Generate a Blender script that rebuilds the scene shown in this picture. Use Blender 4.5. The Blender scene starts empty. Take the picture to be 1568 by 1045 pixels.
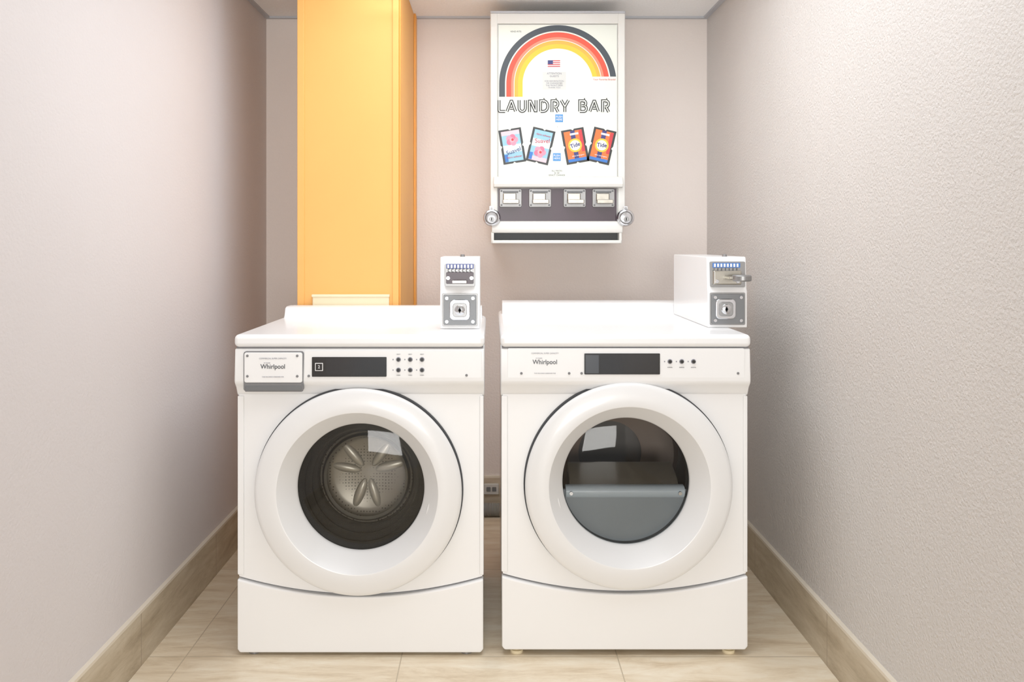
import bpy, bmesh, math, random
from mathutils import Vector, Matrix
random.seed(3)
S=bpy.context.scene
S.view_settings.view_transform='Standard'
S.view_settings.look='None'
S.view_settings.exposure=-0.02
S.view_settings.gamma=1.17

# ------------------------------------------------------------ materials
def lin(c):
    return tuple(((v/255)/12.92 if v/255<=0.04045 else ((v/255+0.055)/1.055)**2.4) for v in c)+(1,)
def mat(name,rgb,rough=0.5,metal=0.0,var=0.03,vscale=6,bump=0,bscale=100,coat=0.0,spec=0.5):
    m=bpy.data.materials.new(name); m.use_nodes=True
    n=m.node_tree.nodes; l=m.node_tree.links; b=n['Principled BSDF']
    b.inputs['Roughness'].default_value=rough; b.inputs['Metallic'].default_value=metal
    b.inputs['Coat Weight'].default_value=coat; b.inputs['Coat Roughness'].default_value=0.08
    b.inputs['Specular IOR Level'].default_value=spec
    tc=n.new('ShaderNodeTexCoord'); no=n.new('ShaderNodeTexNoise'); no.inputs['Scale'].default_value=vscale
    no.inputs['Detail'].default_value=4
    l.new(tc.outputs['Object'],no.inputs['Vector'])
    r=n.new('ShaderNodeValToRGB'); c=lin(rgb)
    r.color_ramp.elements[0].position=.3; r.color_ramp.elements[1].position=.7
    r.color_ramp.elements[0].color=tuple(x*(1-var) for x in c[:3])+(1,)
    r.color_ramp.elements[1].color=tuple(min(1,x*(1+var)) for x in c[:3])+(1,)
    l.new(no.outputs['Fac'],r.inputs['Fac']); l.new(r.outputs['Color'],b.inputs['Base Color'])
    if bump:
        n2=n.new('ShaderNodeTexNoise'); n2.inputs['Scale'].default_value=bscale; n2.inputs['Detail'].default_value=3
        n2.inputs['Roughness'].default_value=.55
        l.new(tc.outputs['Object'],n2.inputs['Vector'])
        bp=n.new('ShaderNodeBump'); bp.inputs['Strength'].default_value=bump; bp.inputs['Distance'].default_value=.004
        l.new(n2.outputs['Fac'],bp.inputs['Height']); l.new(bp.outputs['Normal'],b.inputs['Normal'])
    return m

def stone(name,c1,c2,c3,axis,tile,row,ox,oz,rough=.35,mort=(150,135,115)):
    """travertine tile; axis = streak direction / joint coordinates"""
    m=bpy.data.materials.new(name); m.use_nodes=True
    n=m.node_tree.nodes; l=m.node_tree.links; b=n['Principled BSDF']; b.inputs['Roughness'].default_value=rough
    tc=n.new('ShaderNodeTexCoord'); sep=n.new('ShaderNodeSeparateXYZ'); l.new(tc.outputs['Object'],sep.inputs[0])
    cmb=n.new('ShaderNodeCombineXYZ')
    u,v=axis
    def sh(o,off):
        a=n.new('ShaderNodeMath'); a.operation='ADD'; a.inputs[1].default_value=off; l.new(sep.outputs[o],a.inputs[0]); return a.outputs[0]
    l.new(sh(u,ox),cmb.inputs[0]); l.new(sh(v,oz),cmb.inputs[1])
    mp=n.new('ShaderNodeMapping'); mp.inputs['Scale'].default_value=(2.6,12,1); l.new(cmb.outputs[0],mp.inputs[0])
    no=n.new('ShaderNodeTexNoise'); no.inputs['Scale'].default_value=1.6; no.inputs['Detail'].default_value=9
    no.inputs['Roughness'].default_value=.72; no.inputs['Distortion'].default_value=.4
    l.new(mp.outputs[0],no.inputs['Vector'])
    r=n.new('ShaderNodeValToRGB'); e=r.color_ramp.elements
    e[0].position=.32; e[0].color=lin(c1); e[1].position=.68; e[1].color=lin(c3)
    k=e.new(.5); k.color=lin(c2); l.new(no.outputs['Fac'],r.inputs['Fac'])
    br=n.new('ShaderNodeTexBrick'); br.offset=0; br.inputs['Scale'].default_value=1
    br.inputs['Brick Width'].default_value=tile; br.inputs['Row Height'].default_value=row
    br.inputs['Mortar Size'].default_value=.0020; br.inputs['Mortar Smooth'].default_value=.3
    l.new(cmb.outputs[0],br.inputs['Vector'])
    br.inputs['Color1'].default_value=(1,1,1,1); br.inputs['Color2'].default_value=(.93,.93,.93,1); br.inputs['Mortar'].default_value=(1,1,1,1)
    mu=n.new('ShaderNodeMix'); mu.data_type='RGBA'; mu.blend_type='MULTIPLY'; mu.inputs['Factor'].default_value=1
    l.new(r.outputs['Color'],mu.inputs[6]); l.new(br.outputs['Color'],mu.inputs[7])
    mx=n.new('ShaderNodeMix'); mx.data_type='RGBA'; l.new(br.outputs['Fac'],mx.inputs['Factor'])
    l.new(mu.outputs[2],mx.inputs[6]); mx.inputs[7].default_value=lin(mort)
    l.new(mx.outputs[2],b.inputs['Base Color'])
    bp=n.new('ShaderNodeBump'); bp.inputs['Strength'].default_value=.15; bp.inputs['Distance'].default_value=.002
    l.new(no.outputs['Fac'],bp.inputs['Height']); l.new(bp.outputs['Normal'],b.inputs['Normal'])
    return m

def perforated(name,rgb,scale):
    m=mat(name,rgb,.32,.45)
    n=m.node_tree.nodes; l=m.node_tree.links; b=n['Principled BSDF']
    src=b.inputs['Base Color'].links[0].from_socket
    tc=n.new('ShaderNodeTexCoord'); vo=n.new('ShaderNodeTexVoronoi'); vo.inputs['Scale'].default_value=scale; vo.inputs['Randomness'].default_value=.15
    l.new(tc.outputs['Object'],vo.inputs['Vector'])
    r=n.new('ShaderNodeValToRGB'); r.color_ramp.elements[0].position=.20; r.color_ramp.elements[1].position=.28
    r.color_ramp.elements[0].color=(.25,.25,.25,1)
    l.new(vo.outputs['Distance'],r.inputs['Fac'])
    mu=n.new('ShaderNodeMix'); mu.data_type='RGBA'; mu.blend_type='MULTIPLY'; mu.inputs['Factor'].default_value=1
    l.new(src,mu.inputs[6]); l.new(r.outputs['Color'],mu.inputs[7]); l.new(mu.outputs[2],b.inputs['Base Color'])
    return m

def glass(name,tint,ior=1.5):
    m=bpy.data.materials.new(name); m.use_nodes=True
    n=m.node_tree.nodes; l=m.node_tree.links; n.clear()
    o=n.new('ShaderNodeOutputMaterial'); mx=n.new('ShaderNodeMixShader'); f=n.new('ShaderNodeFresnel'); f.inputs[0].default_value=ior
    t=n.new('ShaderNodeBsdfTransparent'); t.inputs[0].default_value=tint+(1,)
    g=n.new('ShaderNodeBsdfGlossy'); g.inputs['Roughness'].default_value=.03
    l.new(f.outputs[0],mx.inputs[0]); l.new(t.outputs[0],mx.inputs[1]); l.new(g.outputs[0],mx.inputs[2]); l.new(mx.outputs[0],o.inputs[0])
    return m

M_wall=mat('wall_paint',(210,203,202),.8,var=.015,vscale=2,bump=.35,bscale=130)
M_wallb=mat('wall_paint_back',(224,213,206),.8,var=.02,vscale=2,bump=.45,bscale=110)
M_wallr=mat('wall_paint_stipple',(203,197,192),.55,var=.02,vscale=2,bump=.9,bscale=150)
M_ceil=mat('ceiling_tile',(252,252,252),.9,var=.05,vscale=120,bump=.5,bscale=160)
M_trim=mat('ceiling_trim_metal',(176,178,184),.4)
M_floor=stone('floor_travertine',(206,182,148),(232,214,184),(246,235,212),(0,1),.595,.60,.247+.595*6,.15+6.0,mort=(188,170,142))
M_bbx=stone('baseboard_stone_x',(160,143,119),(188,172,147),(206,192,170),(0,2),.6,.5,6.2,.3,.45)
M_bby=stone('baseboard_stone_y',(156,139,114),(186,170,144),(206,193,170),(1,2),.6,.5,6.2,.3,.45)
M_cap=mat('baseboard_cap',(220,209,190),.5)
M_orange=mat('orange_paint',(238,170,84),.55,var=.03,vscale=3,bump=.06,bscale=60)
M_orange2=mat('orange_paint_trim',(240,160,64),.5)
M_cream=mat('cream_plastic',(234,218,180),.5)
M_white=mat('white_enamel',(240,240,240),.28,var=.006,coat=.3)
M_door=mat('white_door_plastic',(229,229,229),.3,var=.006,coat=.2)
M_panel=mat('white_console',(237,237,237),.35,var=.005)
M_seam=mat('seam_dark',(44,46,50),.6)
M_seamg=mat('seam_grey',(112,112,114),.6)
M_black=mat('black_display',(12,12,14),.12,coat=.6)
M_blk=mat('black_print',(12,12,16),.5)
M_grey=mat('grey_plastic',(94,96,98),.4)
M_dkgrey=mat('dark_grey_glass',(58,62,68),.15,coat=.5)
M_txt=mat('grey_print',(52,54,62),.5)
M_txtl=mat('light_grey_print',(135,135,146),.5)
M_chrome=mat('chrome',(210,212,217),.16,1.0,bump=.05,bscale=30)
M_steel=mat('brushed_steel',(168,164,154),.3,1.0,bump=.08,bscale=40)
M_steeld=mat('lock_plate_steel',(138,138,138),.38,.8)
M_rubber=mat('door_gasket_rubber',(52,50,46),.25)
M_drumlt=mat('drum_fin_steel',(150,144,130),.3,.35)
M_drummd=perforated('drum_plate_perforated',(116,110,98),110)
M_drumdk=mat('drum_dark',(62,56,50),.35,.3)
M_bafl=mat('dryer_lint_panel',(122,131,137),.4)
M_bafb=mat('dryer_baffle_bar',(182,194,202),.25)
M_slope=mat('dryer_lint_cover',(84,78,68),.4)
M_brown=mat('dryer_drum_back',(108,88,72),.4)
M_glass=glass('washer_glass',(.88,.88,.87),1.35)
M_glass2=glass('dryer_glass',(.84,.85,.85),1.35)
M_vend=mat('vending_enamel',(222,221,216),.4,var=.01)
M_vface=mat('vending_poster_face',(226,230,219),.35,var=.006)
M_purple=mat('vending_dark_panel',(48,26,42),.35)
M_slot=mat('vending_slot_dark',(28,30,32),.5)
M_r1=mat('band_dark',(42,52,62),.5); M_r2=mat('band_red',(228,64,34),.5); M_r2b=mat('band_salmon',(238,130,98),.5)
M_r3=mat('band_yellow',(244,194,30),.5); M_r3b=mat('band_amber',(244,170,44),.5)
M_blue=mat('print_blue',(36,106,190),.5); M_navy=mat('print_navy',(28,36,108),.5); M_ltblue=mat('print_light_blue',(136,190,216),.5)
M_pink=mat('print_pink',(220,104,134),.5); M_rred=mat('print_red',(196,38,48),.5); M_orng=mat('print_orange',(232,104,34),.5); M_wht=mat('print_white',(236,236,236),.5)
M_foil=mat('packet_foil_dark',(36,38,40),.35,.3)
M_stick=mat('coin_label_blue',(32,58,136),.4)
M_pipe=mat('corrugated_hose_grey',(152,150,144),.5)

# ------------------------------------------------------------ helpers
def link(o,parent=None):
    S.collection.objects.link(o)
    if parent is not None: o.parent=parent
    return o
def empty(name,loc):
    e=bpy.data.objects.new(name,None); e.location=loc; e.empty_display_size=.1; S.collection.objects.link(e); return e
def finish(bm,name,parent,m,bevel=0,seg=3,smooth=True):
    bmesh.ops.recalc_face_normals(bm,faces=bm.faces[:])
    me=bpy.data.meshes.new(name); bm.to_mesh(me); bm.free()
    me.materials.append(m)
    o=link(bpy.data.objects.new(name,me),parent)
    if smooth:
        for p in me.polygons: p.use_smooth=True
        me.set_sharp_from_angle(angle=math.radians(35))
    if bevel>0:
        b=o.modifiers.new('bevel','BEVEL'); b.width=bevel; b.segments=seg; b.limit_method='ANGLE'; b.angle_limit=math.radians(35); b.harden_normals=True
    return o
def box(parent,name,x0,x1,y0,y1,z0,z1,m,bevel=0,seg=3):
    bm=bmesh.new()
    vs=[bm.verts.new((x,y,z)) for x in(x0,x1) for y in(y0,y1) for z in(z0,z1)]
    for f in((0,1,3,2),(4,6,7,5),(0,4,5,1),(2,3,7,6),(0,2,6,4),(1,5,7,3)): bm.faces.new([vs[i] for i in f])
    return finish(bm,name,parent,m,bevel,seg)
def ext(parent,name,pts,f0,f1,m,bevel=0,seg=3):
    bm=bmesh.new()
    a=[bm.verts.new(f0(p)) for p in pts]; b=[bm.verts.new(f1(p)) for p in pts]; n=len(pts)
    bm.faces.new(a); bm.faces.new(b[::-1])
    for i in range(n): bm.faces.new((a[i],b[i],b[(i+1)%n],a[(i+1)%n]))
    return finish(bm,name,parent,m,bevel,seg)
def poly(parent,name,pts,yf,th,m,bevel=0,seg=2):
    return ext(parent,name,pts,lambda p:(p[0],yf,p[1]),lambda p:(p[0],yf+th,p[1]),m,bevel,seg)
def prof(parent,name,pts,x0,x1,m,bevel=0,seg=3):
    return ext(parent,name,pts,lambda p:(x0,p[0],p[1]),lambda p:(x1,p[0],p[1]),m,bevel,seg)
def rrect(x0,x1,z0,z1,r,n=5):
    out=[]
    for cx,cz,a0 in((x1-r,z1-r,0),(x0+r,z1-r,90),(x0+r,z0+r,180),(x1-r,z0+r,270)):
        for i in range(n+1):
            a=math.radians(a0+90*i/n); out.append((cx+r*math.cos(a),cz+r*math.sin(a)))
    return out
def plate(parent,name,x0,x1,z0,z1,yf,th,m,r=.003,bevel=0):
    return poly(parent,name,rrect(x0,x1,z0,z1,r),yf,th,m,bevel)
def lathe(parent,name,pr,cx,cz,m,seg=96,closed=False,arc=None):
    bm=bmesh.new(); rings=[]
    for r,y in pr:
        if r<1e-6: rings.append([bm.verts.new((cx,y,cz))])
        else: rings.append([bm.verts.new((cx+r*math.cos(2*math.pi*i/seg),y,cz+r*math.sin(2*math.pi*i/seg))) for i in range(seg)])
    pairs=list(zip(rings,rings[1:]))
    if closed: pairs.append((rings[-1],rings[0]))
    for A,B in pairs:
        for i in range(seg):
            j=(i+1)%seg
            if len(A)==1 and len(B)==1: continue
            if len(A)==1: bm.faces.new((A[0],B[j],B[i]))
            elif len(B)==1: bm.faces.new((A[i],A[j],B[0]))
            else: bm.faces.new((A[i],A[j],B[j],B[i]))
    return finish(bm,name,parent,m)
def disc(parent,name,cx,cz,r,yf,th,m,seg=32):
    return lathe(parent,name,[(0,yf),(r*.85,yf),(r,yf+th*.25),(r,yf+th),(0,yf+th)],cx,cz,m,seg)
def text(parent,name,s,cx,cz,size,yf,m,sx=1.0,rot=0,bold=0):
    cu=bpy.data.curves.new(name,'FONT'); cu.body=s; cu.size=size; cu.align_x='CENTER'; cu.align_y='CENTER'; cu.extrude=.0003; cu.offset=bold
    t=bpy.data.objects.new(name+'_c',cu); S.collection.objects.link(t)
    bpy.context.view_layer.update()
    me=bpy.data.meshes.new_from_object(t.evaluated_get(bpy.context.evaluated_depsgraph_get()))
    bpy.data.objects.remove(t)
    M=Matrix.Translation((cx,yf,cz))@Matrix.Rotation(-rot,4,'Y')@Matrix.Rotation(math.pi/2,4,'X')@Matrix.Diagonal((sx,1,1,1))
    me.transform(M); me.materials.clear(); me.materials.append(m)
    o=bpy.data.objects.new(name,me); return link(o,parent)
def join(objs,name):
    bpy.context.view_layer.update(); dg=bpy.context.evaluated_depsgraph_get()
    mats=[]; bm=bmesh.new()
    for o in objs:
        me=bpy.data.meshes.new_from_object(o.evaluated_get(dg)); k=len(bm.faces)
        bm.from_mesh(me); bm.faces.ensure_lookup_table()
        mm=list(o.data.materials)
        for f in bm.faces[k:]:
            mt=mm[f.material_index] if mm else None
            if mt not in mats: mats.append(mt)
            f.material_index=mats.index(mt)
        bpy.data.meshes.remove(me)
    par=objs[0].parent
    me=bpy.data.meshes.new(name); bm.to_mesh(me); bm.free()
    for mt in mats: me.materials.append(mt)
    for o in objs: bpy.data.objects.remove(o)
    return link(bpy.data.objects.new(name,me),par)
def cut(o,cyl):
    b=o.modifiers.new('hole','BOOLEAN'); b.object=cyl; b.operation='DIFFERENCE'; b.solver='EXACT'
    bpy.context.view_layer.update()
    dg=bpy.context.evaluated_depsgraph_get()
    me=bpy.data.meshes.new_from_object(o.evaluated_get(dg)); o.modifiers.clear(); o.data=me
    bpy.data.objects.remove(cyl)

# ------------------------------------------------------------ room
XL,XR,YB,YF,HC=-.956,.918,3.472,-1.2,2.10
box(None,'floor',XL-.1,XR+.1,YF,YB+.1,-.1,0,M_floor)
box(None,'ceiling',XL-.1,XR+.1,YF,YB+.1,HC,HC+.1,M_ceil)
box(None,'wall_left',XL-.1,XL,YF,YB+.1,0,HC,M_wall)
box(None,'wall_right',XR,XR+.1,YF,YB+.1,0,HC,M_wallr)
box(None,'wall_back',XL,XR,YB,YB+.1,0,HC,M_wallb)
bh=.150
def bb(name,x0,x1,y0,y1,m):
    a=box(None,'a',x0,x1,y0,y1,0,bh-.008,m)
    c=box(None,'b',x0,x1,y0,y1,bh-.008,bh,M_cap)
    return join([a,c],name)
bb('baseboard_left',XL,XL+.013,YF,YB,M_bby)
bb('baseboard_right',XR-.013,XR,YF,YB,M_bby)
bb('baseboard_back',XL+.013,XR-.013,YB-.013,YB,M_bbx)
box(None,'trim_1',XL+.018,XR-.018,YB-.018,YB,HC-.008,HC,M_trim)
box(None,'trim_2',XL,XL+.018,YF,YB,HC-.008,HC,M_trim)
box(None,'trim_3',XR-.018,XR,YF,YB,HC-.008,HC,M_trim)

# ------------------------------------------------------------ orange boxed column
col=empty('orange_boxed_column',(-.672,2.842,0))
cw=.349; cd=YB-2.842
box(col,'casing',0,cw,0,cd,0,HC,M_orange,.003)
box(col,'edge_batten_left',-.002,.022,-.005,0,.0,HC,M_orange,.002)
box(col,'edge_batten_right',cw-.020,cw+.002,-.005,.0,.0,HC,M_orange,.002)
box(col,'side_batten',cw,cw+.006,.015,.045,0,HC,M_orange2,.002)
box(col,'side_batten_rear',cw,cw+.008,cd-.06,cd,0,HC,M_orange2,.002)
box(col,'access_ledge',.052,.318,-.012,0,.70,.960,M_cream,.004)
box(col,'access_ledge_cap',.050,.320,-.016,-.0,.953,.962,M_cream,.002)

# ------------------------------------------------------------ machines
W=.686; PX=555.0
def machine(kind,name,X0,depth,bump0,bumpz):
    E=empty(name,(X0,2.252,0)); w=W
    lift=.014 if kind=='dryer' else .006
    bm=bmesh.new()
    x0,x1,y0,y1,z0,z1=.006,w-.006,.03,depth-.01,lift+.012,.858
    v=[bm.verts.new(c) for c in((x0,y0,z0),(x1,y0,z0),(x1,y0,z1),(x0,y0,z1),(x0,y1,z0),(x1,y1,z0),(x1,y1,z1),(x0,y1,z1))]
    for f in((0,1,5,4),(1,2,6,5),(2,3,7,6),(3,0,4,7),(4,5,6,7)): bm.faces.new([v[i] for i in f])
    finish(bm,'cabinet',E,M_white,0)
    cx=(549.5-361)/PX if kind=='washer' else (961.5-766.5)/PX
    cz=(1006-752)/PX if kind=='washer' else (1006-743)/PX
    ze=.216 if kind=='washer' else .224; zc=ze-.050
    def arc(off,xa,xb,n=40):
        out=[]
        for i in range(n+1):
            t=i/n; x=xa+(xb-xa)*t; u=(x-w/2)/(w/2)
            out.append((x,zc+(ze-zc)*(u*u)+off))
        return out
    fp=arc(.0025,.006,w-.006)+[(w-.006,.722),(.006,.722)]
    front=poly(E,'front_panel',fp,.012,.018,M_white)
    bm=bmesh.new(); bmesh.ops.create_cone(bm,cap_ends=True,segments=96,radius1=.25,radius2=.25,depth=.3,matrix=Matrix.Translation((cx,0,cz))@Matrix.Rotation(math.pi/2,4,'X'))
    me=bpy.data.meshes.new('c'); bm.to_mesh(me); bm.free(); cy=link(bpy.data.objects.new('cutter',me),E)
    cut(front,cy)
    for nm,a,b in(('corner_fold_left',.002,.020),('corner_fold_right',w-.014,w-.002)):
        poly(E,nm,[(a,ze+.006),(b,ze+.004),(b,.718),(a,.718)],.008,.022,M_white,.003)
    kp=arc(-.0025,.003,w-.003)[::-1]+[(.003,lift+.012),(.010,lift+.002),(w-.010,lift+.002),(w-.003,lift+.012)]
    poly(E,'kick_panel',kp,.002,.028,M_white,.005,3)
    poly(E,'seam_backing',arc(.006,.008,w-.008)+arc(-.006,.008,w-.008)[::-1],.020,.02,M_seamg)
    # console
    pr=[(.10,.716),(.022,.716),(.014,.720),(.008,.730),(.002,.742),(-.006,.750),(-.012,.757),(-.014,.765),(-.008,.851),(.10,.851)]
    prof(E,'console_housing',pr,0,w,M_panel,.004)
    box(E,'lid_shadow_gap',.004,w-.004,-.004,.1,.849,.856,M_seamg)
    box(E,'lid',-.001,w+.001,-.016,depth,.855,.890,M_white,.013,5)
    b0=bump0
    prof(E,'rear_lid_rise',[(b0,.880),(b0,.889),(b0+.010,.900),(b0+.020,bumpz-.004),(b0+.034,bumpz),(depth-.02,bumpz),(depth-.006,bumpz-.004),(depth,bumpz-.014),(depth,.880)],.012,w-.012,M_white,.012,4)
    fx=[.045,w-.05]
    for i,x in enumerate(fx):
        for j,y in enumerate((.06,depth-.08)):
            bm=bmesh.new()
            for r1,r2,za,zb in((.018,.018,0,.008),(.009,.009,.008,lift+.03)):
                bmesh.ops.create_cone(bm,cap_ends=True,segments=24,radius1=r1,radius2=r2,depth=zb-za,matrix=Matrix.Translation((x,y-(.03 if j==0 else 0),(za+zb)/2)))
            finish(bm,'levelling_foot_%d'%(2*i+j+1),E,M_cream if kind=='dryer' else M_steeld)
    # door
    lathe(E,'door_gap',[(.20,.013),(.2880,.013),(.2880,.004),(.2,.004)],cx,cz,M_seam,128,True)
    lathe(E,'door_ring',[(.188,.020),(.270,.008),(.2825,-.004),(.2845,-.009),(.2837,-.015),(.280,-.0195),(.272,-.0225),(.255,-.0260),(.2235,-.0310),(.2205,-.0300),(.2185,-.0270),(.184,.024),(.180,.030),(.178,.034),(.178,.045),(.188,.045)],cx,cz,M_door,160,True)
    gl=M_glass if kind=='washer' else M_glass2
    lathe(E,'door_glass',[(0,.022),(.05,.0235),(.10,.027),(.15,.033),(.179,.040)],cx,cz,gl,96)
    side=1 if kind=='washer' else -1
    nx=cx+side*.195; nz=cz-.055
    bm=bmesh.new(); bmesh.ops.create_uvsphere(bm,u_segments=24,v_segments=16,radius=1,matrix=Matrix.Translation((nx,.008,nz))@Matrix.Rotation(side*math.radians(14),4,'Y')@Matrix.Diagonal((.009,.006,.032,1)))
    finish(bm,'door_pull_notch',E,M_door)
    if kind=='washer':
        lathe(E,'door_gasket',[(.180,.038),(.176,.045),(.168,.055),(.163,.062),(.165,.070),(.156,.080),(.150,.092),(.152,.100),(.143,.112),(.136,.124),(.136,.15)],cx,cz,M_rubber,96)
        lathe(E,'drum_back_plate',[(.136,.145),(.128,.150),(.118,.162),(.10,.170),(.05,.174),(0,.176)],cx,cz,M_drummd,96)
        lathe(E,'drum_rim_ring',[(.116,.134),(.1225,.126),(.129,.134),(.1225,.140)],cx,cz,M_steel,96,True)
        # drum spider: V-shaped pairs of soft pressed ribs in the drum back
        parts=[]
        for base in(268,150,34):
            for s_,ln,wd in((-1,.112,.0150),(1,.108,.0140)):
                a=math.radians(base+s_*19); d=Vector((math.cos(a),math.sin(a)))
                c0=Vector((cx,cz+.004))+d*(ln*.62)
                bm=bmesh.new(); bmesh.ops.create_uvsphere(bm,u_segments=28,v_segments=16,radius=1,matrix=Matrix.Translation((c0.x,.174,c0.y))@Matrix.Rotation(-a,4,'Y')@Matrix.Diagonal((ln*.42,.011,wd,1)))
                parts.append(finish(bm,'sp',E,M_drumlt))
        join(parts,'drum_spider_ribs')
    else:
        lathe(E,'door_inner_rim',[(.180,.038),(.177,.05),(.175,.075),(.182,.09)],cx,cz,M_rubber,96)
        lathe(E,'drum',[(.182,.09),(.25,.10),(.27,.12),(.27,.35),(.24,.36),(0,.36)],cx,cz,M_drumdk,96)
        lathe(E,'drum_back_ring',[(.10,.345),(.2,.33),(.22,.355)],cx,cz,M_brown,96)
        n=40; R=.1765; zc2=-.030
        a0=math.asin(zc2/R)
        P=[(cx+R*math.cos(math.pi-a0+ (math.pi+2*a0)*i/n),cz+R*math.sin(math.pi-a0+(math.pi+2*a0)*i/n)) for i in range(n+1)]
        poly(E,'lint_screen_housing',P,.058,.012,M_bafl)
        hw=.168
        b=cz-.016
        prof(E,'lint_housing_bar',[(.052,b-.036),(.046,b-.030),(.041,b-.020),(.042,b-.012),(.048,b-.005),(.056,b-.002),(.07,b-.002),(.07,b-.036)],cx-hw,cx+hw,M_bafb,.003)
        for s in(-1,1): disc(E,'housing_screw_%d'%(1 if s<0 else 2),cx+s*.153,b-.020,.006,.037,.008,M_chrome,16)
        prof(E,'lint_cover_slope',[(.066,b-.004),(.085,b+.012),(.16,b+.038),(.16,b-.05),(.07,b-.03)],cx-.155,cx+.155,M_slope,.004)
        for s in(0,1,2):
            a=math.radians(80+120*s)
            bm=bmesh.new(); bmesh.ops.create_uvsphere(bm,u_segments=20,v_segments=12,radius=1,matrix=Matrix.Translation((cx+.25*math.cos(a),.23,cz+.25*math.sin(a)))@Matrix.Rotation(-a,4,'Y')@Matrix.Diagonal((.06,.12,.03,1)))
            finish(bm,'drum_baffle_%d'%(s+1),E,M_brown)
    # -------- console details
    ox=361 if kind=='washer' else 766.5
    X=lambda p:(p-ox)/PX*.996
    Z=lambda p:.7625+(583-p)/PX*1.0-(0.002)
    def yz(z): return -.014+(z-.765)*(.006/.086)
    def screw(i,px,py): disc(E,'console_screw_%d'%i,X(px),Z(py),.0036,yz(Z(py))-.0030,.004,M_seamg,16)
    if kind=='washer':
        plate(E,'control_plate',X(468),X(739),Z(577),Z(536),-.0135,.006,M_panel,.004,.001)
        plate(E,'drawer_outline',X(375.5),X(467),Z(597),Z(536.5),-.0150,.008,M_seamg,.007)
        plate(E,'detergent_drawer',X(377),X(465.5),Z(584),Z(538),-.0185,.012,M_white,.006,.002)
        prof(E,'drawer_handle_recess',[(-.016,Z(598)),(-.018,Z(585)),(-.01,Z(585)),(-.0,Z(598))],X(378),X(465),M_seamg,.001)
        plate(E,'drawer_handle_lip',X(379),X(464),Z(596),Z(589),-.0195,.006,M_grey,.002,.001)
        yb=-.0192
        text(E,'badge_text','Whirlpool',X(421),Z(559.5),.0175,yb,M_txt,.92,0,.0002)
        text(E,'badge_caption','COMMERCIAL SUPER CAPACITY',X(421),Z(547),.005,yb,M_txtl,1.05)
        text(E,'badge_subtext','BY MAKERS',X(412),Z(553.8),.0035,yb,M_txtl)
        text(E,'badge_footer','THIS MACHINE IS DESIGNED FOR',X(421),Z(575),.004,yb,M_txtl)
        for i,(a,b) in enumerate(((382,543),(458,543),(382,574),(458,574))): disc(E,'drawer_screw_%d'%(i+1),X(a),Z(b),.0036,-.0205,.004,M_seamg,16)
        plate(E,'display',X(480),X(594),Z(575),Z(545),-.0165,.008,M_black,.002)
        plate(E,'display_icon',X(485),X(497),Z(566),Z(554),-.0172,.002,M_wht,.001)
        plate(E,'display_icon_inner',X(486),X(496),Z(565),Z(555),-.0177,.002,M_black,.001)
        text(E,'display_icon_glyph','2',X(491),Z(560),.012,-.0180,M_wht)
        plate(E,'display_screen',X(502),X(592),Z(573),Z(548),-.0170,.002,mat('display_screen',(26,27,30),.1,coat=.5),.001)
        k=0
        for py in(549,565):
            for px in(612,630,648):
                k+=1
                disc(E,'button_bezel_%d'%k,X(px),Z(py),.0068,-.0150,.004,M_txtl,24)
                disc(E,'button_%d'%k,X(px),Z(py),.0052,-.0190,.006,M_black,24)
                plate(E,'button_led_%d'%k,X(px-9),X(px-7.4),Z(py+1),Z(py-1),-.0142,.002,M_txtl,.0003)
                if py==565: text(E,'button_label_%d'%k,'WARM',X(px),Z(py+8),.0035,-.0140,M_txt)
                else: text(E,'button_label_%d'%k,'HEAVY',X(px),Z(py-8),.0035,-.0140,M_txt)
        for i,(a,b) in enumerate(((475,543),(475,574),(716,543),(716,573))): screw(i+1,a,b)
    else:
        plate(E,'control_plate',X(777),X(1139),Z(577),Z(532),-.0135,.006,M_panel,.004,.001)
        yb=-.0140
        text(E,'badge_text','Whirlpool',X(834),Z(553),.0175,yb,M_txt,.92,0,.0002)
        text(E,'badge_caption','COMMERCIAL SUPER CAPACITY',X(834),Z(539.5),.005,yb,M_txtl,1.05)
        text(E,'badge_subtext','BY MAKERS',X(825),Z(547),.0035,yb,M_txtl)
        text(E,'badge_footer','THIS MACHINE IS DESIGNED FOR',X(834),Z(570),.004,yb,M_txtl)
        plate(E,'display',X(894),X(1009.5),Z(571.5),Z(539.5),-.0165,.008,M_black,.002)
        plate(E,'display_icon',X(896),X(916),Z(569.5),Z(542),-.0172,.002,M_dkgrey,.001)
        plate(E,'display_screen',X(919),X(1007),Z(569.5),Z(542),-.0170,.002,mat('display_screen',(26,27,30),.1,coat=.5),.001)
        for k,px in enumerate((1025,1043,1061)):
            disc(E,'button_bezel_%d'%(k+1),X(px),Z(552),.0068,-.0150,.004,M_txtl,24)
            disc(E,'button_%d'%(k+1),X(px),Z(552),.0052,-.0190,.006,M_black,24)
            plate(E,'button_led_%d'%(k+1),X(px-9),X(px-7.4),Z(553),Z(551),-.0142,.002,M_txtl,.0003)
            text(E,'button_label_%d'%(k+1),'NORMAL',X(px),Z(561),.0035,-.0140,M_txt)
        for i,(a,b) in enumerate(((798,540),(871,540),(890,540),(798,570),(871,570),(890,570),(1129,540),(1129,570))): screw(i+1,a,b)
    return E
machine('washer','front_load_washing_machine',-.7045,.572,.470,.927)
machine('dryer','front_load_tumble_dryer',.0265,.780,.625,.929)

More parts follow.
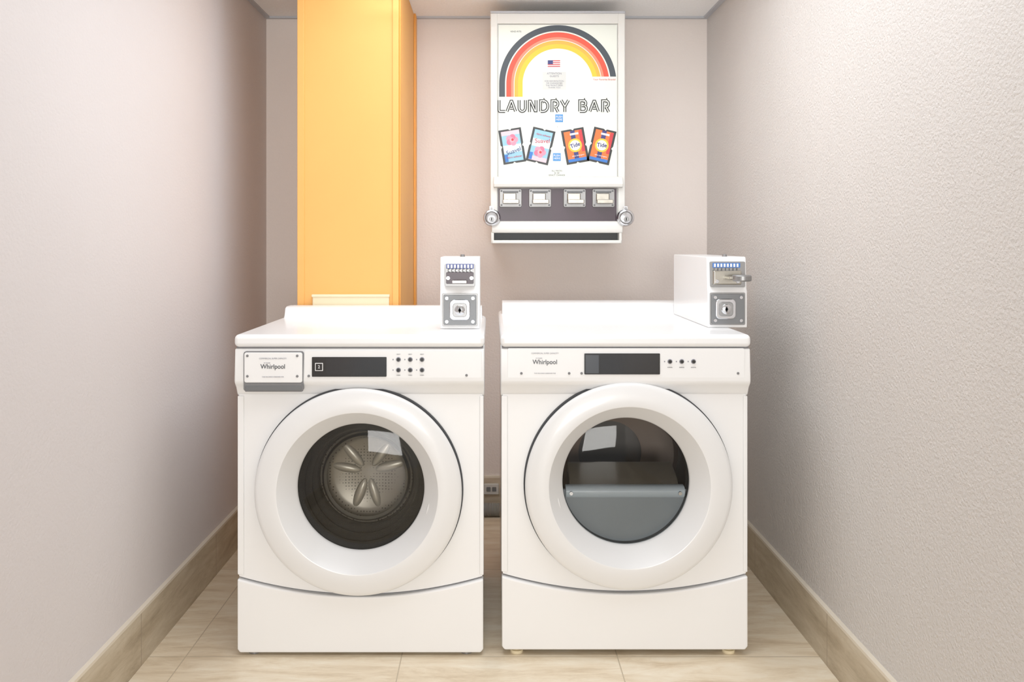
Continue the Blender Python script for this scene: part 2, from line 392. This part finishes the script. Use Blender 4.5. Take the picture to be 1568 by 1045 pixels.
# ------------------------------------------------------------ coin boxes
def coinbox(name,loc,w,d,style):
    E=empty(name,loc); h=.210
    prof(E,'case',[(0,0),(0,.108),(.004,.114),(.012,h-.006),(.016,h),(d,h),(d,0)],0,w,M_white,.003)
    bm=bmesh.new(); bmesh.ops.create_cone(bm,cap_ends=True,segments=20,radius1=.008,radius2=.006,depth=.008,matrix=Matrix.Translation((w*.55,.05,h+.003)))
    finish(bm,'top_stud',E,M_steeld)
    if style==0:
        plate(E,'slide_plate',.014,w-.014,.124,.190,-.003,.02,M_steeld,.004,.001)
        plate(E,'coin_label',.018,w-.018,.176,.190,-.005,.004,M_stick,.001)
        for i in range(8):
            x=.024+(w-.048)*i/7
            plate(E,'coin_label_mark_%d'%(i+1),x-.0028,x+.0028,.178,.188,-.0056,.002,M_wht,.0005)
        plate(E,'slide_face',.018,w-.018,.132,.166,-.010,.012,M_purple,.003,.001)
        for i in range(7):
            x=.026+(w-.052)*i/6
            plate(E,'coin_notch_%d'%(i+1),x-.003,x+.003,.164,.176,-.008,.008,M_slot,.0005)
            plate(E,'coin_tooth_%d'%(i+1),x-.001,x+.005,.168,.174,-.009,.003,M_wht,.0005)
        for s in(.024,w-.024): disc(E,'slide_screw_%d'%(1 if s<.05 else 2),s,.149,.006,-.014,.006,M_chrome,16)
        plate(E,'slide_tongue',.038,w-.038,.136,.143,-.045,.04,M_steel,.001)
    else:
        plate(E,'slide_plate',.008,w-.006,.120,.196,-.002,.02,M_steeld,.004,.001)
        plate(E,'coin_label',.014,w-.022,.178,.192,-.005,.004,M_blue,.001)
        for i in range(8):
            x=.020+(w-.050)*i/7
            plate(E,'coin_label_mark_%d'%(i+1),x-.0028,x+.0028,.180,.190,-.0056,.002,M_wht,.0005)
        box(E,'slide_body',.012,w-.022,-.020,.01,.128,.170,M_steel,.004)
        for i in range(7):
            x=.020+(w-.050)*i/6
            plate(E,'coin_notch_%d'%(i+1),x-.003,x+.003,.168,.177,-.014,.02,M_steeld,.0005)
        for s in(.022,w-.034): disc(E,'slide_screw_%d'%(1 if s<.05 else 2),s,.138,.006,-.024,.006,M_chrome,16)
        box(E,'slide_tongue',.045,.100,-.070,-.014,.146,.154,M_steel,.002)
        bm=bmesh.new(); bmesh.ops.create_cone(bm,cap_ends=True,segments=40,radius1=.027,radius2=.027,depth=.018,matrix=Matrix.Translation((.080,-.070,.150)))
        finish(bm,'slide_thumb_grip',E,M_steeld,.004)
    plate(E,'lock_plate_frame',.006,w-.006,.008,.104,-.002,.006,M_steeld,.004,.001)
    plate(E,'lock_plate',.010,w-.010,.012,.100,-.006,.008,mat('lock_plate_cast',(112,114,116),.45,.6),.004,.001)
    c=(w/2-(.008 if style else 0),.056)
    for i,(dx,dz) in enumerate(((-1,-1),(1,-1),(-1,1),(1,1))): disc(E,'plate_screw_%d'%(i+1),w/2+dx*.038,c[1]+dz*.034,.0055,-.011,.006,M_chrome,16)
    plate(E,'lock_boss',c[0]-.030,c[0]+.030,c[1]-.030,c[1]+.030,-.013,.01,M_chrome,.013,.003)
    plate(E,'lock_boss_inner',c[0]-.021,c[0]+.021,c[1]-.021,c[1]+.021,-.016,.01,M_steeld,.010,.002)
    lathe(E,'lock_cylinder',[(0,-.020),(.012,-.020),(.015,-.018),(.016,-.01),(.0,-.01)],c[0],c[1],M_chrome,32)
    plate(E,'key_slot',c[0]-.0022,c[0]+.0022,c[1]-.008,c[1]+.008,-.0206,.004,M_blk,.001)
    disc(E,'key_hole',c[0],c[1],.005,-.0206,.003,M_blk,20)
    return E
coinbox('coin_payment_box',(-.149,2.385,.8902),.116,.16,0)
coinbox('coin_payment_box',(.642,2.420,.8902),.117,.450,1)

# ------------------------------------------------------------ vending machine
P=388.0
V=empty('detergent_vending_machine',(-.003,3.222,1.138))
vx=lambda p:(p-751)/P
vz=lambda p:(373-p)/P
D=YB-3.222
box(V,'cabinet',.002,.529,.012,D,vz(338),vz(18.5),M_vend,.004)
box(V,'cabinet_lower',.004,.515,.05,D,.004,vz(338),M_vend,.003)
box(V,'frame_rail_left',0,vx(762),0,.03,vz(345),vz(18),M_vend,.004)
box(V,'frame_rail_right',vx(946.5),vx(957.5),0,.03,vz(345),vz(18),M_vend,.004)
box(V,'frame_rail_top',vx(761),vx(947),.001,.03,vz(36),vz(18),M_vend,.003)
box(V,'header_lip',0,vx(957.5),-.006,.02,vz(20.5),vz(17),M_trim,.002)
plate(V,'poster_face',vx(763.5),vx(945),vz(272),vz(38),.004,.02,M_vface,.002)
prof(V,'upper_ledge',[(.01,vz(289)),(-.022,vz(287)),(-.026,vz(282)),(-.020,vz(277)),(-.008,vz(271)),(.01,vz(270))],vx(756),vx(953),M_vend,.003)
plate(V,'coin_panel',vx(763),vx(944.5),vz(342),vz(287),.002,.02,M_purple,.002)
prof(V,'lower_ledge',[(.02,vz(357)),(-.026,vz(357)),(-.030,vz(353)),(-.028,vz(343)),(-.020,vz(339)),(.02,vz(339))],vx(753),vx(952),M_vend,.003)
for nm,a,b in(('cheek_left',752,756.5),('cheek_right',947,951)):
    prof(V,nm,[(.05,0),(-.020,0),(-.024,.01),(-.024,vz(355)),(.05,vz(355))],vx(a),vx(b),M_vend,.002)
box(V,'delivery_slot',vx(756),vx(948),.02,.05,.01,vz(356),M_slot)
box(V,'delivery_tray_lip',vx(754),vx(950),-.026,.05,0,vz(368),M_vend,.003)
yp=.0035
def band(name,r0,r1,m,zl,zr,y):
    cx,cz=vx(854.5),vz(128); a=r0/P; b=r1/P; n=64
    o=[];i_=[]
    o.append((cx-b,vz(zl))); i_.append((cx-a,vz(zl)))
    aend=math.asin(min(1,(128-zr)/r1)) if zr<128 else 0
    aendi=math.asin(min(1,(128-zr)/r0)) if zr<128 else 0
    for k in range(n+1):
        t=math.pi-(math.pi-aend)*k/n; o.append((cx+b*math.cos(t),cz+b*math.sin(t)))
        t=math.pi-(math.pi-aendi)*k/n; i_.append((cx+a*math.cos(t),cz+a*math.sin(t)))
    bm=bmesh.new()
    A=[bm.verts.new((p[0],y,p[1])) for p in o]; B=[bm.verts.new((p[0],y,p[1])) for p in i_]
    for k in range(len(A)-1): bm.faces.new((A[k],A[k+1],B[k+1],B[k]))
    return finish(bm,name,V,m)
band('arc_band_dark',81,90,M_r1,148,117,yp)
band('arc_band_red',71.5,79,M_r2,148,117,yp)
band('arc_band_salmon',67.5,71.5,M_r2b,148,117,yp)
band('arc_band_amber',61,66.5,M_r3b,148,117,yp)
band('arc_band_yellow',54,61,M_r3,148,117,yp)
def ribbon(pts,w,y,bm):
    n=len(pts); Ls=[];Rs=[]
    for i in range(n):
        p=Vector(pts[i]); a=Vector(pts[max(0,i-1)]); b=Vector(pts[min(n-1,i+1)])
        d1=(p-a).normalized() if i>0 else (b-p).normalized(); d2=(b-p).normalized() if i<n-1 else d1
        nn=(Vector((-d1.y,d1.x))+Vector((-d2.y,d2.x))); nn.normalize()
        k=1/max(.45,nn.dot(Vector((-d1.y,d1.x))))
        Ls.append(p+nn*w/2*k); Rs.append(p-nn*w/2*k)
    A=[bm.verts.new((q.x,y,q.y)) for q in Ls]; B=[bm.verts.new((q.x,y,q.y)) for q in Rs]
    for i in range(n-1): bm.faces.new((A[i],A[i+1],B[i+1],B[i]))
def arcp(cx,cy,r,a0,a1,n=8): return [(cx+r*math.cos(math.radians(a0+(a1-a0)*i/n)),cy+r*math.sin(math.radians(a0+(a1-a0)*i/n))) for i in range(n+1)]
G={
'L':[[(2,15.5),(2,2)]+arcp(3.6,1.6,1.6,180,270,3)+[(12,0)]],
'A':[[(0,0),(6.5,14),(8.0,14),(14,0)],[(4.6,4.4),(10.0,4.4)]],
'U':[[(0,15.5)]+arcp(5.2,5.2,5.2,180,360,12)+[(10.4,15.5)]],
'N':[[(0,-.8),(0,14),(1.8,14),(9.0,.8),(10.6,.8),(10.6,15.5)]],
'D':[[(0,0),(0,14.6),(4.5,14.6)]+arcp(4.5,7.3,7.3,90,-90,12)+[(0,0)]],
'R':[[(0,-.8),(0,14.6),(5.5,14.6)]+arcp(5.5,10.4,4.2,90,-90,8)+[(3.5,6.2)],[(5.5,6.2),(10,-.8)]],
'Y':[[(0,15.5),(6,6.5),(12,15.5)],[(6,6.5),(6,-.8)]],
'B':[[(0,0),(0,14.6),(6.5,14.6)]+arcp(6.5,11.2,3.4,90,-90,7)+[(3,7.8)],[(6.5,7.8)]+arcp(7,3.9,3.9,90,-90,8)+[(0,0)]],
}
bmB=bmesh.new(); bmW=bmesh.new()
for ch,px in(('L',762.5),('A',776.5),('U',795.0),('N',811),('D',828),('R',845.5),('Y',859.5),('B',888),('A',903.5),('R',923)):
    for st in G[ch]:
        q=[(vx(px+a*.94),vz(170.5)+b*1.12/P) for a,b in st]
        ribbon(q,4.6/P,.0030,bmB)
        ribbon(q,1.5/P,.0022,bmW)
finish(bmB,'lettering_outline',V,M_blk); finish(bmW,'lettering_inline',V,M_vface)
text(V,'maker_text','VEND-RITE',vx(790),vz(48),.009,yp,M_blk)
text(V,'slogan_text','Your Favorite Brands!',vx(926),vz(121.5),.010,yp,M_rred)
plate(V,'flag_white',vx(839),vx(858),vz(103),vz(92),.0036,.001,M_wht,.0003)
for i in range(4): plate(V,'flag_stripe_%d'%(i+1),vx(839),vx(858),vz(93.4+i*2.9),vz(92+i*2.9),.0030,.001,M_rred,.0001)
plate(V,'flag_canton',vx(839),vx(847),vz(98),vz(92),.0026,.001,M_navy,.0001)
plate(V,'notice',vx(831),vx(867),vz(137),vz(110),.0036,.001,mat('notice_paper',(210,212,208),.6),.001)
text(V,'notice_head','ATTENTION\nGUESTS',vx(849),vz(114.5),.0105,.0030,M_txtl)
text(V,'notice_body','FOR INFORMATION\nOR CHANGE SEE\nTHE FRONT DESK\nTHANK YOU',vx(849),vz(129),.0085,.0030,M_txtl)
for k,(a,b) in enumerate(((856.5,181),(853,240.5))):
    plate(V,'sticker_%d'%(k+1),vx(a-6),vx(a+6),vz(b+6),vz(b-6),.0030,.001,mat('sticker_blue',(54,136,206),.4),.001)
    text(V,'sticker_text_%d'%(k+1),'PUSH\nHERE',vx(a),vz(b),.011,.0024,M_wht)
text(V,'price_text','ALL PACKS\n$1.50\nEXACT CHANGE',vx(853),vz(265),.0085,yp,M_blk)
text(V,'dot_text','.',vx(854),vz(192),.02,yp,M_blk)
def packet(i,px,py,rot,kind):
    c=Vector((vx(px),vz(py))); ca,sa=math.cos(rot),math.sin(rot)
    def T(p): return (c.x+(p[0]*ca-p[1]*sa)/P,c.y+(p[0]*sa+p[1]*ca)/P)
    w,h=17.5,26.5; pts=[]
    def edge(a,b,n):
        a=Vector(a);b=Vector(b);d=(b-a);nn=Vector((-d.y,d.x)).normalized()
        for k in range(n):
            pts.append(tuple(a+d*(k/n)))
            if k in(n//2,): pts.append(tuple(a+d*((k+.35)/n)+nn*2.2))
    edge((-w,-h),(w,-h),7); edge((w,-h),(w,h),9); edge((w,h),(-w,h),7); edge((-w,h),(-w,-h),9)
    poly(V,'packet_%d_foil'%i,[T(p) for p in pts],.0028,.001,M_foil)
    base=M_ltblue if kind==0 else M_orng
    poly(V,'packet_%d_label'%i,[T(p) for p in((-14,-23.5),(14,-23.5),(14,23.5),(-14,23.5))],.0020,.001,base)
    def circ(r,ox,oy,y,m,n=24,ey=1.0): poly(V,'packet_%d_mark'%i,[T((ox+r*math.cos(6.2832*k/n),oy+ey*r*math.sin(6.2832*k/n))) for k in range(n)],y,.0006,m)
    def rect(x0,x1,y0,y1,y,m): poly(V,'packet_%d_patch'%i,[T(p) for p in((x0,y0),(x1,y0),(x1,y1),(x0,y1))],y,.0006,m)
    if kind==0:
        f=1 if i==1 else -1
        rect(-14,14,-4*f-6,-4*f+6,.0016,mat('p_wave%d'%i,(206,225,235),.5))
        rect(-14,14,min(17*f,23.5*f),max(17*f,23.5*f),.0016,mat('p_band%d'%i,(230,192,202),.5))
        for k in range(5):
            a=k*1.2566; circ(4.6,1+5*math.cos(a),9*f+4.6*math.sin(a),.0012-.00005*k,M_pink if k%2 else mat('p_petal%d%d'%(i,k),(232,138,162),.5),14)
        circ(3.6,1,9*f,.0008,mat('p_rose%d'%i,(230,160,175),.5)); circ(2.0,2,9.5*f,.0004,M_rred)
        rect(-14,-9,-23,-12,.0012,M_blue)
        x,z=T((1,-8*f)); text(V,'packet_%d_name'%i,'Suavel',x,z,.024,.0004,M_navy if i==1 else M_rred,1,rot+.2)
        x,z=T((1,-17*f)); text(V,'packet_%d_note'%i,'fabric softener',x,z,.010,.0004,M_rred,1,rot)
    else:
        rect(-4,3,-23.5,23.5,.0016,M_navy); rect(9,14,-10,23,.0016,M_rred)
        rect(-14,14,-23.5,-19,.0014,M_blue); rect(-5,8,17,20,.0012,M_wht)
        circ(10.5,0,1,.0012,mat('t_y%d'%i,(248,190,44),.5)); circ(7.8,0,1,.0008,M_wht)
        x,z=T((0,1)); text(V,'packet_%d_name'%i,'Tide',x,z,.022,.0003,M_navy,1,rot+.15,.0005)
        x,z=T((2,-15)); text(V,'packet_%d_note'%i,'ultra detergent',x,z,.008,.0004,M_wht,1,rot)
packet(1,784.5,223.5,math.radians(9),0)
packet(2,828,223.5,math.radians(-13),0)
packet(3,881,223.5,math.radians(10),1)
packet(4,921.5,223.5,math.radians(-13),1)
for i,px in enumerate((782,827,880,924)):
    x=vx(px); z=vz(303.5)
    plate(V,'coin_slide_plate_%d'%(i+1),x-.044,x+.044,z-.036,z+.036,-.006,.012,M_steeld,.006,.002)
    plate(V,'coin_slide_bridge_%d'%(i+1),x-.030,x+.022,z-.012,z+.018,-.020,.016,M_steel,.004,.004)
    box(V,'coin_slide_tongue_%d'%(i+1),x-.028,x+.028,-.050,-.004,z-.018,z-.011,M_steel,.002)
    box(V,'coin_slide_grip_%d'%(i+1),x-.032,x+.032,-.056,-.048,z-.024,z-.008,M_steel,.003)
    box(V,'coin_slide_cap_%d'%(i+1),x-.030,x+.030,-.014,-.004,z+.020,z+.028,M_grey,.002)
    for k,(dx,dz) in enumerate(((-.036,-.028),(.036,-.028),(-.036,.028),(.036,.028))):
        disc(V,'coin_slide_screw_%d_%d'%(i+1,k+1),x+dx,z+dz,.004,-.009,.004,M_grey,12)
for i,px in enumerate((753,956)):
    x=vx(px); z=vz(334)
    lathe(V,'puck_lock_%d'%(i+1),[(0,-.046),(.020,-.046),(.030,-.043),(.0335,-.037),(.0340,-.026),(.033,-.020),(.026,-.014),(0,-.014)],x,z,M_chrome,40)
    lathe(V,'puck_lock_ring_%d'%(i+1),[(.021,-.046),(.023,-.049),(.025,-.0455),(.023,-.044)],x,z,M_steeld,40,True)
    disc(V,'puck_lock_core_%d'%(i+1),x,z-.006,.010,-.051,.006,M_steeld,20)
    plate(V,'puck_lock_key_%d'%(i+1),x-.002,x+.002,z-.012,z+.0,-.0525,.003,M_blk,.0005)
    plate(V,'hasp_%d'%(i+1),x-.009,x+.009,z+.008,z+.046,-.034,.006,M_chrome,.004,.001)
    box(V,'hasp_arm_%d'%(i+1),x-.008,x+.008,-.030,.04,z-.012,z+.012,M_steeld,.002)
    disc(V,'hasp_rivet_%d'%(i+1),x,z+.036,.005,-.039,.006,M_steeld,16)

# ------------------------------------------------------------ hose behind machines
bm=bmesh.new(); r0=.026; n=80; seg=20; rings=[]
for i in range(n+1):
    x=-.10+.22*i/n
    r=r0+(.002 if i%2 else -.002)
    rings.append([bm.verts.new((x,3.40+r*math.cos(6.2832*k/seg),.028+r*math.sin(6.2832*k/seg))) for k in range(seg)])
for A,B in zip(rings,rings[1:]):
    for k in range(seg): bm.faces.new((A[k],A[(k+1)%seg],B[(k+1)%seg],B[k]))
bm.faces.new(rings[0]); bm.faces.new(rings[-1])
finish(bm,'drain_hose',None,M_pipe)
so=empty('wall_power_outlet',(-.030,YB-.014,.075))
plate(so,'cover_plate',0,.062,0,.045,-.008,.008,mat('outlet_plate',(200,198,192),.4),.004,.002)
for i in(0,1): plate(so,'socket_%d'%(i+1),.010+.024*i,.028+.024*i,.013,.032,-.010,.004,M_grey,.003)

# ------------------------------------------------------------ lights
def area(name,loc,rot,sx,sy,en,col,parent=None):
    L=bpy.data.lights.new(name,'AREA'); L.shape='RECTANGLE'; L.size=sx; L.size_y=sy; L.energy=en; L.color=col
    o=bpy.data.objects.new(name,L); o.location=loc; o.rotation_euler=rot; S.collection.objects.link(o)
    if parent: o.parent=parent
    return o
area('ceiling_troffer_light',(.08,1.95,2.085),(0,0,0),1.2,1.2,21,(.90,.95,1.0))
area('corridor_light',(-.05,-4.8,1.0),(math.radians(92),0,0),2.0,1.6,176,(1.0,.975,.94))
# invented up-lighter, housing and hangers, added out of view to brighten the rear ceiling
pf=empty('added_uplight_fixture',(.05,2.72,1.975))
prof(pf,'housing',[(-.03,.0),(-.022,-.012),(.022,-.012),(.03,0)],-.45,.45,M_white,.002)
for i,x in enumerate((-.40,.40)): box(pf,'hanger_%d'%(i+1),x-.003,x+.003,-.003,.003,-.002,HC-1.975,M_steeld)
area('added_uplight_fill',(0,0,.004),(math.radians(205),0,0),.86,.05,8.0,(.95,.97,1.0),pf)  # added fill lamp aimed at the rear ceiling
w=bpy.data.worlds.new('world'); S.world=w; w.use_nodes=True
w.node_tree.nodes['Background'].inputs[0].default_value=(1,.98,.96,1)
w.node_tree.nodes['Background'].inputs[1].default_value=.6

# ------------------------------------------------------------ camera
cd_=bpy.data.cameras.new('camera'); cam=bpy.data.objects.new('camera',cd_); S.collection.objects.link(cam)
cam.location=(0,0,1.146); cam.rotation_euler=(math.pi/2,0,0)
cd_.sensor_width=36; cd_.lens=36*1250/1568; cd_.shift_x=(784-752)/1568; cd_.shift_y=-(522.67-370)/1568
cd_.clip_start=.05
S.camera=cam
